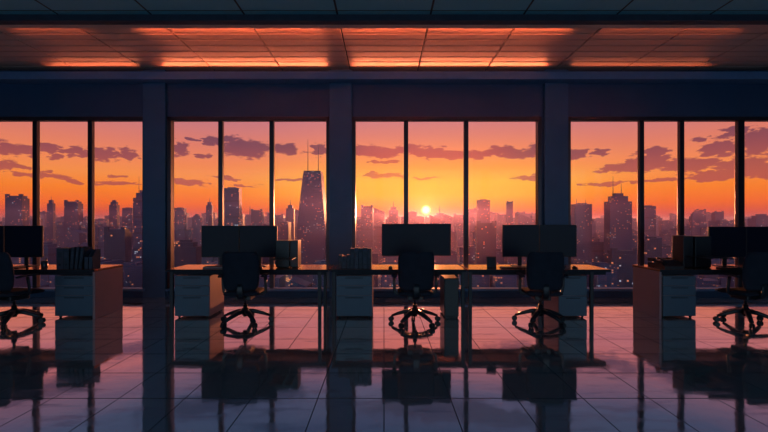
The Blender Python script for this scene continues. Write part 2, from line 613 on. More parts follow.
def ground_mat():
    m = bpy.data.materials.new('city_ground')
    m.use_nodes = True
    t = m.node_tree
    n = N(t)
    p = t.nodes['Principled BSDF']
    tc = n.new('ShaderNodeTexCoord')
    P = tc.outputs['Object']
    x, y, z = n.xyz(P)
    c = 7.0
    cellv = n.comb(n.m('FLOOR', n.m('DIVIDE', x, c)), n.m('FLOOR', n.m('DIVIDE', y, c)))
    wn = n.new('ShaderNodeTexWhiteNoise', noise_dimensions='2D')
    n.put(wn.inputs[0], cellv)
    clus = n.noise(n.v('MULTIPLY', P, (0.004, 0.004, 1)), 1.0, 3)
    on = n.m('GREATER_THAN', wn.outputs[0], n.m('SUBTRACT', 1.0, n.m('MULTIPLY', n.smooth(clus, 0.36, 0.6), 0.17)))
    # avenues crowded with tail lights
    street = None
    for (k, off) in ((560, 90), (830, 300)):
        s = n.smooth(n.m('ABSOLUTE', n.m('SUBTRACT', n.m('FRACT', n.m('DIVIDE', n.m('ADD', y, off), k)), 0.5)), 0.010, 0.016, 1, 0)
        street = s if street is None else n.m('MAXIMUM', street, s)
    for (k, off) in ((420, 60),):
        s = n.smooth(n.m('ABSOLUTE', n.m('SUBTRACT', n.m('FRACT', n.m('DIVIDE', n.m('ADD', x, off + 4000), k)), 0.5)), 0.010, 0.016, 1, 0)
        street = n.m('MAXIMUM', street, s)
    traffic = n.m('MULTIPLY', street, n.smooth(n.noise(n.v('MULTIPLY', P, (0.02, 0.02, 1)), 1.0, 3), 0.46, 0.58))
    n.put(p.inputs['Base Color'], n.mix(street, lin(44, 52, 78), lin(60, 56, 66)))
    p.inputs['Roughness'].default_value = 0.8
    n.put(p.inputs['Emission Color'], n.mix(traffic, lin(255, 170, 110), lin(255, 86, 44)))
    n.put(p.inputs['Emission Strength'], n.m('ADD', n.m('MULTIPLY', on, 1.3), n.m('MULTIPLY', traffic, 0.9)))
    return m


M['city_ground'] = ground_mat()


# ------------------------------------------------------------------ room shell
WY = 7.69            # inner face of the window wall
S_W = F / WY
ZC = 4.35            # ceiling height
GROUND = -180.0
XL, XR, YB = -10.6, 10.6, -4.0


def wx(px):
    return (px - 384) / S_W


def struct(name, mb, mat, parent=None, label=None, cat=None):
    o = mb.build(name, mat, parent)
    if parent is None:
        tag(o, label, cat, kind='structure')
    return o


struct('floor', MB().box(XL - 0.2, XR + 0.2, YB - 0.2, WY + 0.3, -0.25, 0.0), M['floor'],
       label='polished grey tile floor mirroring the sunset sky and the desks', cat='floor')

# columns and windows along the window wall
ZS, ZT = 0.135, 3.46        # sill and head of the window openings
cols = [(wx(-79), 0.44), (wx(156), 0.43), (wx(341), 0.43), (wx(555), 0.45), (wx(836), 0.44)]
bays = [  # px of the opening edges, mullion px list
    ('window_1', -66, 147, [-16, 36, 91], 'dark framed window at the far left of the office'),
    ('window_2', 168, 330, [221, 272], 'three pane window with the twin antenna tower behind it'),
    ('window_3', 352, 541, [406, 466], 'three pane window with the setting sun behind it'),
    ('window_4', 566.5, 822, [641, 681, 740], 'wide window at the right with heavy purple clouds behind it'),
]
wall = MB()
wall.box(XL, XR, WY, WY + 0.22, ZT, ZC + 0.1)             # head
wall.box(XL, XR, WY, WY + 0.22, 0, ZS)                    # below the sills
edges = [XL] + [e for b in bays for e in (wx(b[1]), wx(b[2]))] + [XR]
for k in range(0, len(edges), 2):
    wall.box(edges[k], edges[k + 1], WY, WY + 0.22, ZS, ZT)
# shallow joints in the head panelling
struct('wall_front', wall, M['wall'], label='dark navy window wall with deep panelled head', cat='wall')
struct('wall_left', MB().box(XL - 0.2, XL, YB, WY + 0.22, 0, ZC + 0.1), M['backwall'], label='plain dark side wall on the left', cat='wall')
struct('wall_right', MB().box(XR, XR + 0.2, YB, WY + 0.22, 0, ZC + 0.1), M['backwall'], label='plain dark side wall on the right', cat='wall')
rear = MB().box(XL, XR, YB - 0.2, YB, 0, 0.3).box(XL, XR, YB - 0.2, YB, 3.95, ZC + 0.1)
for x0 in (XL, -5.6, -0.4, 4.8, XR - 0.7):
    rear.box(x0, x0 + 0.35, YB - 0.2, YB, 0.3, 3.95)
struct('wall_back', rear, M['backwall'], label='rear wall with wide window openings onto the blue evening sky', cat='wall')

for k, (cx, cw) in enumerate(cols):
    mb = MB().box(cx - cw / 2, cx + cw / 2, WY - 0.07, WY + 0.0, 0.0, ZC, 0.006)
    struct('trim_%d' % (k + 1), mb, M['column'],
           label=['column left of the first window', 'column between the first and second window',
                  'column between the second and third window', 'column between the third and fourth window',
                  'column right of the fourth window'][k], cat='column')
# baseboard between the columns
bb = MB()
for a, b in zip(cols, cols[1:]):
    bb.box(a[0] + a[1] / 2, b[0] - b[1] / 2, WY - 0.03, WY, 0.0, 0.10, 0.004)
struct('baseboard_front', bb, M['wall'], label='dark baseboard along the foot of the window wall', cat='baseboard')

for (name, a, b, muls, label) in bays:
    x0, x1 = wx(a), wx(b)
    w = bpy.data.objects.new(name, None)
    w.location = ((x0 + x1) / 2, WY, ZS)
    COL.objects.link(w)
    tag(w, label, 'window', kind='structure')
    cx = (x0 + x1) / 2
    fw = 0.07
    y0, y1 = -0.035, 0.10
    H = ZT - ZS
    mb = MB()
    mb.box(x0 - cx, x0 - cx + fw, y0, y1, 0, H, 0.006)
    mb.box(x1 - cx - fw, x1 - cx, y0, y1, 0, H, 0.006)
    mb.box(x0 - cx, x1 - cx, y0, y1, H - fw, H, 0.006)
    mb.build('window_frame', M['frame'], w)
    MB().box(x0 - cx, x1 - cx, y0 - 0.06, y1, -0.01, 0.035, 0.006).build('window_sill', M['ledge'], w)
    xs = [x0 + fw] + [wx(m_) * (WY + .05) / WY for m_ in muls] + [x1 - fw]
    for mpx in muls:
        mw = 0.125 if mpx == 740 else 0.085
        mx = wx(mpx) * (WY + .05) / WY - cx
        MB().box(mx - mw / 2, mx + mw / 2, 0.015, 0.095, 0.035, H - fw, 0.006).build('mullion', M['mullion'], w)
    for p0, p1 in zip(xs, xs[1:]):
        MB().box(p0 - cx, p1 - cx, 0.051, 0.059, 0.035, H - fw).build('pane', M['glass'], w)

# ledge under the ceiling, ceiling, slats and beam
struct('trim_6', MB().box(XL, XR, WY - 0.27, WY, 4.095, 4.235, 0.006), M['ledge'], label='long ledge under the ceiling above the windows', cat='ledge')
struct('trim_7', MB().box(XL, XR, 5.58, 5.70, ZC - 0.090, ZC + 0.02, 0.004), M['beam'], label='dark beam running across the ceiling in front of the slats', cat='beam')
struct('trim_8', MB().box(XL, XR, 5.70, 5.80, ZC - 0.090, ZC - 0.083), M['slat'], label='thin lip along the dark ceiling beam', cat='lip')
ceil = struct('ceiling', MB().box(XL, XR, YB, 5.65, ZC, ZC + 0.15), M['ceiling'], label='dark teal panelled ceiling of the office', cat='ceiling')
back = MB().box(XL, XR, 5.65, WY + 0.2, ZC + 0.05, ZC + 0.15)
back.build('ceiling_backing', M['dark'], ceil)
sl = MB()
JW, SP = 1.3, 0.22
yy = 5.72
while yy < WY - 0.02:
    xx = -0.65 - 8 * JW
    while xx < XR:
        sl.box(max(xx + 0.012, XL), min(xx + JW - 0.012, XR), yy + 0.016, min(yy + SP - 0.016, WY - 0.01), ZC, ZC + 0.05, 0.004, seg=1)
        xx += JW
    yy += SP
slp = sl.build('slat_panel', M['slat'], ceil)

# cove lights: added, unseen, to turn the ceiling orange from ledge and beam
fill_metal = M['leg']


def cove(x0, x1, power, name_label, where='ledge', col=(1.0, 0.20, 0.075)):
    L = x1 - x0
    cx = (x0 + x1) / 2
    if where == 'ledge':
        root = thing('added_fill_light', (cx, WY - 0.12, 4.235), name_label, 'light', 'warm cove lights added along the ceiling')
        MB().box(-L / 2, L / 2, -0.03, 0.03, 0.0, 0.012, 0.002).build('housing', fill_metal, root)
        rot = Vector((0, -0.985, 0.17))
        loc = (0, -0.035, 0.035)
        MB().box(-L / 2, L / 2, 0.0, 0.012, 0.012, 0.06, 0.002).build('back_plate', fill_metal, root)
    else:
        root = thing('added_fill_light', (cx, 5.703, ZC - 0.083), name_label, 'light', 'warm cove lights added along the ceiling')
        MB().box(-L / 2, L / 2, 0.0, 0.012, 0.0, 0.05, 0.002).build('housing', fill_metal, root)
        rot = Vector((0, 0.80, 0.60))
        loc = (0, 0.018, 0.036)
    ld = bpy.data.lights.new('added_fill_lamp', 'AREA')
    ld.shape = 'RECTANGLE'
    ld.size = L
    ld.size_y = 0.03
    ld.energy = power * L
    ld.color = col
    ld.spread = (110 if where == 'ledge' else 80) * D2R
    lo = bpy.data.objects.new('added_fill_lamp', ld)
    lo.parent = root
    lo.location = loc
    lo.rotation_euler = (-rot).to_track_quat('-Z', 'X').to_euler() if False else rot.to_track_quat('-Z', 'Y').to_euler()
    COL.objects.link(lo)


def clear(a, b, side=0.02):
    return a[0] + a[1] / 2 + side, b[0] - b[1] / 2 - side


P0 = 6.0
c = cols
for (x0, x1, pw, lab) in (
        (wx(60), clear(c[0], c[1])[1], 0.22, 'warm cove light added on the ledge above the first window'),
        (*clear(c[1], c[2]), 0.42, 'warm cove light added on the ledge above the second window'),
        (*clear(c[2], c[3]), 0.42, 'warm cove light added on the ledge above the third window'),
        (clear(c[3], c[4])[0], wx(700), 0.09, 'dim cove light added on the ledge above the fourth window')):
    cove(x0, x1, pw * P0, lab)
for (x0, x1, pw, lab) in (
        (-5.6, -4.5, 1.5, 'short cove light added behind the beam near the first column'),
        (-3.7, -0.9, 4.6, 'cove light added behind the beam before the second window'),
        (-0.7, 2.8, 4.6, 'cove light added behind the beam before the third window'),
        (3.3, 5.4, 1.3, 'dim cove light added behind the beam before the fourth window')):
    cove(x0, x1, pw * P0, lab, 'beam')

# ------------------------------------------------------------------ city
rnd = random.Random(11)
g = one('city_ground', M['city_ground'], (0, 3600, GROUND), 'dark city ground far below with street lights', 'ground',
        mb=MB().box(-6000, 6000, -3400, 3400, -2, 0))
g['kind'] = 'structure'


PLOTS = []


def free_plot(px0, px1, d, dep):
    """first distance from d outward where the plot touches no other"""
    while True:
        x0, x1 = (px0 - 384) / F * d, (px1 - 384) / F * d
        if all(x1 + 2 < a or x0 - 2 > b or d + dep + 2 < c or d - 2 > e for (a, b, c, e) in PLOTS):
            PLOTS.append((x0, x1, d, d + dep))
            return d
        d += 12


def tower(px0, px1, ytop, d, mat, name, label, cat='building', group=None, style='flat', depth=None):
    d = free_plot(px0, px1, d, depth or (px1 - px0) / F * d * 1.05)
    x0, x1 = (px0 - 384) / F * d, (px1 - 384) / F * d
    top = EYE + (220 - ytop) / F * d
    w = x1 - x0
    dep = depth or w * 0.5
    cx = (x0 + x1) / 2
    H = top - GROUND
    mb = MB()
    parts = []
    if style == 'flat':
        mb.box(-w / 2, w / 2, 0, dep, 0, H)
        mb.box(-w / 4, w / 4, dep * .2, dep * .7, H, H + w * 0.06)
    elif style == 'step':
        mb.box(-w / 2, w / 2, 0, dep, 0, H * 0.93)
        mb.box(-w * .36, w * .36, dep * .12, dep * .85, H * 0.93, H * 0.975)
        mb.box(-w * .2, w * .2, dep * .3, dep * .7, H * .975, H)
    elif style == 'crown':
        mb.box(-w / 2, w / 2, 0, dep, 0, H - w * .25)
        mb.box(-w * .42, w * .42, dep * .08, dep * .92, H - w * .25, H - w * .1)
        mb.box(-w * .5, -w * .3, 0, dep * .2, H - w * .25, H)
        mb.box(w * .3, w * .5, 0, dep * .2, H - w * .25, H)
    elif style == 'spire':
        mb.box(-w / 2, w / 2, 0, dep, 0, H * 0.95)
        mb.box(-w * .3, w * .3, dep * .2, dep * .8, H * 0.95, H)
        mb.cyl((0, dep / 2, H), (0, dep / 2, H + w * .7), w * .05, w * .01, 6)
    elif style == 'slant':
        b = bmesh.new()
        v = [b.verts.new(p) for p in ((-w / 2, 0, 0), (w / 2, 0, 0), (w / 2, dep, 0), (-w / 2, dep, 0),
                                      (-w / 2, 0, H), (w / 2, 0, H - w * .4), (w / 2, dep, H - w * .4), (-w / 2, dep, H))]
        for f in ((3, 2, 1, 0), (4, 5, 6, 7), (0, 1, 5, 4), (1, 2, 6, 5), (2, 3, 7, 6), (3, 0, 4, 7)):
            b.faces.new([v[i] for i in f])
        bmesh.ops.recalc_face_normals(b, faces=b.faces)
        mb._add(b)
    o = mb.build(name, mat)
    o.location = (cx, d, GROUND)
    tag(o, label, cat, group)
    return o, w, dep, H


def antenna(parent, x, y, z, h, r):
    MB().cyl((x, y, z), (x, y, z + h), r, r * .35, 6).build('antenna', M['roof_steel'], parent)


def taper(px0, px1, ptop0, ptop1, ytop, d, mat, name, label):
    """tower that narrows upward in gentle setbacks"""
    x0, x1 = (px0 - 384) / F * d, (px1 - 384) / F * d
    w0 = x1 - x0
    PLOTS.append((x0, x1, d, d + w0))
    w1 = (ptop1 - ptop0) / F * d
    H = EYE + (220 - ytop) / F * d - GROUND
    b = bmesh.new()
    prof = [(0, w0), (H * .62, w0 * .99), (H * .80, w0 * .5 + w1 * .5), (H * .92, w1 * 1.08), (H * .975, w1 * 1.0), (H, w1 * .94)]
    rings = []
    for z, w in prof:
        rings.append([b.verts.new((sx * w / 2, w0 / 2 + sy * w / 2, z)) for sx, sy in ((-1, -1), (1, -1), (1, 1), (-1, 1))])
    for A, B in zip(rings, rings[1:]):
        for q in range(4):
            b.faces.new((A[q], A[(q + 1) % 4], B[(q + 1) % 4], B[q]))
    b.faces.new(rings[-1])
    bmesh.ops.recalc_face_normals(b, faces=b.faces)
    mb = MB()
    mb._add(b)
    o = mb.build(name, mat)
    o.location = ((x0 + x1) / 2, d, GROUND)
    tag(o, label, 'building')
    return o, w0, w1, H


# landmark towers
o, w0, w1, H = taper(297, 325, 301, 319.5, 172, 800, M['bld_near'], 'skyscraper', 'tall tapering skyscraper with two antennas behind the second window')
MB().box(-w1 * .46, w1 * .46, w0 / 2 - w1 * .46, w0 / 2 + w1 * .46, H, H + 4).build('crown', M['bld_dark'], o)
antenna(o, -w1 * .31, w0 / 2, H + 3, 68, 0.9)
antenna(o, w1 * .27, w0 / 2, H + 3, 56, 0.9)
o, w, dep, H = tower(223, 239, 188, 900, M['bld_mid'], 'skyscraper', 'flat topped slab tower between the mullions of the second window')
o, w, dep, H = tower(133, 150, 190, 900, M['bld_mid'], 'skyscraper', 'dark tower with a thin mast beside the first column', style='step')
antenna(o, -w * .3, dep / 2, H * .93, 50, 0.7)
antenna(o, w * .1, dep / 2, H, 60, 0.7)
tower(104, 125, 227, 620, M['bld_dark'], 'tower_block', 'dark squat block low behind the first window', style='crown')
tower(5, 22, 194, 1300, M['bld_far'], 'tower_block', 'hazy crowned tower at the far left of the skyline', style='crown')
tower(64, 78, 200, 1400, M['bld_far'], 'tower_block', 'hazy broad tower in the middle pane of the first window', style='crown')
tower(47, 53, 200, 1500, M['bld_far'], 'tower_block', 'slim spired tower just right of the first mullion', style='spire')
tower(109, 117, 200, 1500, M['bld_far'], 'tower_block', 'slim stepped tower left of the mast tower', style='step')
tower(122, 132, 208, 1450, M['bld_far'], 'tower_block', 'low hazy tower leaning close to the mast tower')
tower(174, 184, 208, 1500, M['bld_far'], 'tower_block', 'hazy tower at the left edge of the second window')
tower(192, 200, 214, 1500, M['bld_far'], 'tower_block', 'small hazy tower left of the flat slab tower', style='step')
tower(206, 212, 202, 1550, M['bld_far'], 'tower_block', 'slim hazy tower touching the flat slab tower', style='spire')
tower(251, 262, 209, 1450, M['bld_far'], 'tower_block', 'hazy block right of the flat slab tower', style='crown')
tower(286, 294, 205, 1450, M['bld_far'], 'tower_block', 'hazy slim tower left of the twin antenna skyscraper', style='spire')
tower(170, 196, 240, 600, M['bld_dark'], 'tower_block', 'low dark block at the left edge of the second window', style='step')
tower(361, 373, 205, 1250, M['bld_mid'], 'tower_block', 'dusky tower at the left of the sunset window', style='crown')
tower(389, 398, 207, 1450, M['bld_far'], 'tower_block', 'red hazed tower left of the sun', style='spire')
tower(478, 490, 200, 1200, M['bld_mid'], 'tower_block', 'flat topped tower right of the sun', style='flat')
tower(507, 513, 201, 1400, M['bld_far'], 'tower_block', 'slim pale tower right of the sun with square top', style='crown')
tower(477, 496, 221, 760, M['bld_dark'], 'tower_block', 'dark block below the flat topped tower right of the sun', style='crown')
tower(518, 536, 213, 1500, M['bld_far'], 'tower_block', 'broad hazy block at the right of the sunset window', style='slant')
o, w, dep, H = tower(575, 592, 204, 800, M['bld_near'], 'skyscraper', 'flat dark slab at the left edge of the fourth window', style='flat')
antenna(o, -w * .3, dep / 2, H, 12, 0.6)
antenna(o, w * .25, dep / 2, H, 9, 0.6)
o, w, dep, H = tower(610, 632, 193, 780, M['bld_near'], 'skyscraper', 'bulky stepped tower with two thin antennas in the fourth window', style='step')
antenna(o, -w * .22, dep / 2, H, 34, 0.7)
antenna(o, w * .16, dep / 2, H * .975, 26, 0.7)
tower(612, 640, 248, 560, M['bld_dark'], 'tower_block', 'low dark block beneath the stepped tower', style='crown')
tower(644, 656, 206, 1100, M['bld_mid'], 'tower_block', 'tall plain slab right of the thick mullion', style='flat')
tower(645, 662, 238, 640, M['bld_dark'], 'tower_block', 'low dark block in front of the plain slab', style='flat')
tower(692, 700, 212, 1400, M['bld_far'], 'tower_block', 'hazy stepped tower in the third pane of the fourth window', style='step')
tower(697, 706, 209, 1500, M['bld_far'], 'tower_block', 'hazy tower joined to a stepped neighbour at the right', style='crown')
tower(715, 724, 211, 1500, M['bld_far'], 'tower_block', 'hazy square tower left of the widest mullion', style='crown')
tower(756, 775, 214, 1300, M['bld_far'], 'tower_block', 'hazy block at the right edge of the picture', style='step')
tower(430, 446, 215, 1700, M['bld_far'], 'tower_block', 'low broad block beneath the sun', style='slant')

# rows of small high-rises that only make up the skyline and the low town
BAYN = ['first', 'second', 'third', 'fourth']


def bay_of(px):
    return 0 if px < 156 else 1 if px < 341 else 2 if px < 555 else 3


def filler(px, wpx, ytop, d, tier):
    k = bay_of(px)
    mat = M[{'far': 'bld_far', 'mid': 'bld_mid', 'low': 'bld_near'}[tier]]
    lab = {'far': 'small hazed high-rise on the skyline behind the %s window',
           'mid': 'dusky mid-rise block in the town behind the %s window',
           'low': 'low dark rooftop block near the sill of the %s window'}[tier] % BAYN[k]
    grp = {'far': 'skyline high-rises behind the %s window', 'mid': 'mid-rise blocks behind the %s window',
           'low': 'low rooftop blocks behind the %s window'}[tier] % BAYN[k]
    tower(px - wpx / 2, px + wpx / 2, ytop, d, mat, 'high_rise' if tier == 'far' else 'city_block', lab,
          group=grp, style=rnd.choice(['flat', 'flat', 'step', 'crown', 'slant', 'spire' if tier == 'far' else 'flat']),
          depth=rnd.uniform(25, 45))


px = -20
while px < 800:
    w = rnd.uniform(6, 13)
    low = (3, 1, 0, 4.5)[bay_of(px + w / 2)]
    filler(px + w / 2, w, rnd.choice([208, 210, 212, 213, 214, 216, 217]) + low + rnd.uniform(-1, 1), rnd.uniform(1900, 2700), 'far')
    px += w * rnd.uniform(0.75, 1.1)
px = -20
while px < 800:
    w = rnd.uniform(8, 18)
    filler(px + w / 2, w, rnd.uniform(220, 233), rnd.uniform(1150, 1750), 'mid')
    px += w * rnd.uniform(0.9, 1.25)
px = -20
while px < 800:
    w = rnd.uniform(12, 24)
    filler(px + w / 2, w, rnd.uniform(236, 256), rnd.uniform(720, 1000), 'mid')
    px += w * rnd.uniform(1.0, 1.5)
px = -20
while px < 800:
    w = rnd.uniform(16, 34)
    filler(px + w / 2, w, rnd.uniform(262, 282), rnd.uniform(440, 600), 'low')
    px += w * rnd.uniform(1.0, 1.5)

# haze over the town: scattering air
hz = MB().box(-4200, 4200, 120, 6500, GROUND + 1, 32).build('evening_haze', None or M['dark'])
hm = bpy.data.materials.new('haze_air')
hm.use_nodes = True
hm.node_tree.nodes.clear()
vs = hm.node_tree.nodes.new('ShaderNodeVolumeScatter')
vs.inputs['Color'].default_value = (0.72, 0.48, 0.88, 1)
vs.inputs['Density'].default_value = 0.00022
vs.inputs['Anisotropy'].default_value = 0.74
ho = hm.node_tree.nodes.new('ShaderNodeOutputMaterial')
hm.node_tree.links.new(vs.outputs[0], ho.inputs['Volume'])
hz.data.materials.clear()
hz.data.materials.append(hm)
tag(hz, 'purple evening haze hanging over the city beyond the windows', 'haze', kind='stuff')

# ------------------------------------------------------------------ desks
DF, DB = 5.98, 6.65        # front and back edges of the desk row
DZ = 0.74
TH = 0.035


def desk(x0, x1, label, legs, panels=()):
    cx = (x0 + x1) / 2
    r = thing('office_desk', (cx, DF, 0), label, 'desk', 'desks in a row along the windows')
    dep = DB - DF
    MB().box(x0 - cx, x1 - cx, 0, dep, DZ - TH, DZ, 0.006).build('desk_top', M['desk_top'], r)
    MB().box(x0 - cx + .001, x1 - cx - .001, -.004, .0, DZ - TH - .002, DZ - .001, .001, seg=1).build('edge_band', M['desk_edge'], r)
    MB().box(x0 - cx + .05, x1 - cx - .05, .04, .07, DZ - TH - .05, DZ - TH, 0.003).build('front_rail', M['desk_edge'], r)
    MB().box(x0 - cx + .05, x1 - cx - .05, dep - .07, dep - .04, DZ - TH - .06, DZ - TH, 0.003).build('rear_rail', M['desk_edge'], r)
    for lx in legs:
        for ly in (0.055, dep - 0.055):
            MB().box(lx - cx - .025, lx - cx + .025, ly - .02, ly + .02, 0.0, DZ - TH, 0.004).build('leg', M['leg'], r)
    for (pxm, w) in panels:
        MB().box(pxm - cx - w / 2, pxm - cx + w / 2, 0.015, dep - 0.015, 0.0, DZ - TH, 0.004).build('side_panel', M['panel'], r)
    return r


desk(-6.75, -4.33, 'dark desk at the far left with a solid right end', [-6.65], [(-4.35, 0.035)])
desk(-3.27, -0.83, 'desk before the second window with open legs at its right end', [-3.20, -0.97])
desk(-0.79, 1.23, 'centre desk before the sunset window with a row of binders', [-0.755, 1.19])
desk(1.26, 3.39, 'desk right of centre with a small photo frame and mouse', [1.30, 3.13])
desk(4.125, 6.75, 'desk at the far right with a solid left end', [6.65], [(4.145, 0.035)])


def pedestal(x0, x1, label, ndraw=3, depth=0.56, z1=0.64, handle=True, side=True):
    cx = (x0 + x1) / 2
    w = x1 - x0
    r = thing('drawer_cabinet', (cx, DF + 0.045, 0), label, 'cabinet', 'drawer cabinets under the desks')
    MB().box(-w / 2, w / 2, 0.018, depth, 0.028, z1, 0.004).build('body', M['panel'], r)
    z0 = 0.034
    hs = [0.30, 0.14, 0.14] if ndraw == 3 else [0.28, 0.28]
    tot = z1 - z0 - 0.004
    sc_ = tot / (sum(hs) + 0.008 * (len(hs) - 1))
    z = z0
    for h in hs:
        h *= sc_
        dr = MB().box(-w / 2 + .004, w / 2 - .004, -0.002, 0.018, z, z + h, 0.004).build('drawer', M['cabinet'], r)
        if handle:
            MB().box(-w / 4, w / 4, -0.012, -0.002, z + h - 0.035, z + h - 0.022, 0.002).build('handle', M['leg'], dr)
        z += h + 0.008 * sc_
    for sx in (-1, 1):
        for yy_ in (0.05, depth - 0.05):
            m_ = MB()
            m_.cyl((sx * (w / 2 - .05) - .012, yy_, .015), (sx * (w / 2 - .05) + .012, yy_, .015), .015, seg=14)
            m_.box(sx * (w / 2 - .05) - .016, sx * (w / 2 - .05) + .016, yy_ - .012, yy_ + .012, .018, .030)
            m_.build('caster', M['black'], r)
    return r


pedestal(-4.96, -4.375, 'drawer cabinet under the far left desk, below the binders')
pedestal(-3.155, -2.63, 'drawer cabinet at the left end of the desk before the second window')
pedestal(-0.72, -0.175, 'drawer cabinet under the centre desk, below the row of binders')
pedestal(2.63, 3.06, 'drawer cabinet right of the middle right chair', 2)
pedestal(4.20, 4.70, 'drawer cabinet beside the solid end of the far right desk')

# computer tower on the floor under the centre desk
r = thing('computer_tower', (1.02, DF + 0.06, 0), 'narrow black computer tower on the floor at the right end of the centre desk', 'computer')
MB().box(-.11, .11, 0, .46, .02, .60, .008).build('case', M['case'], r)
MB().box(-.10, .10, -.006, .0, .04, .59, .003).build('front_panel', M['black'], r)
MB().box(-.09, .09, .03, .07, 0, .02).box(-.09, .09, .38, .42, 0, .02).build('foot', M['black'], r)
MB().cyl((0.06, -.010, .55), (.06, -.005, .55), .009, seg=12).build('power_button', M['leg'], r)


# ------------------------------------------------------------------ monitors
def monitor(x0, x1, z0, z1, y, label, rz=0.0, group='dark monitors on the desks'):
    cx = (x0 + x1) / 2
    w, h = x1 - x0, z1 - z0
    r = thing('monitor', (cx, y, DZ), label, 'monitor', group, rz)
    a, b = z0 - DZ, z1 - DZ
    MB().box(-w / 2, w / 2, 0, .028, a, b, .005).box(-w / 4, w / 4, .026, .05, a + h * .2, b - h * .2, .01).build('shell', M['monitor'], r)
    MB().box(-w / 2 + .010, w / 2 - .010, -.0015, .002, a + .018, b - .010).build('screen', M['screen'], r)
    MB().box(-.03, .03, .05, .075, .008, a + h * .55, .006).build('stand_neck', M['monitor'], r)
    MB().box(-.12, .12, -.03, .17, 0, .010, .004).build('stand_base', M['monitor'], r)
    return r


MY = 6.36
monitor(-6.63, -6.05, .885, 1.39, MY, 'dark monitor at the picture edge on the far left desk')
monitor(-6.04, -5.435, .885, 1.39, MY, 'right hand dark monitor on the far left desk, beside the pen cup')
monitor(-2.905, -2.305, .885, 1.39, MY, 'left of the paired dark monitors before the second window')
monitor(-2.30, -1.70, .885, 1.39, MY, 'right of the paired dark monitors before the second window')
monitor(-0.035, 1.065, .91, 1.42, MY, 'single wide dark monitor on the centre desk before the sun')
monitor(1.885, 2.47, .895, 1.405, MY, 'left of the paired monitors on the desk right of centre')
monitor(2.475, 3.065, .895, 1.405, MY, 'right of the paired monitors on the desk right of centre')
monitor(5.17, 5.76, .885, 1.375, MY, 'left of the paired monitors on the far right desk')
monitor(5.765, 6.37, .885, 1.375, MY, 'dark monitor at the right picture edge on the far right desk')


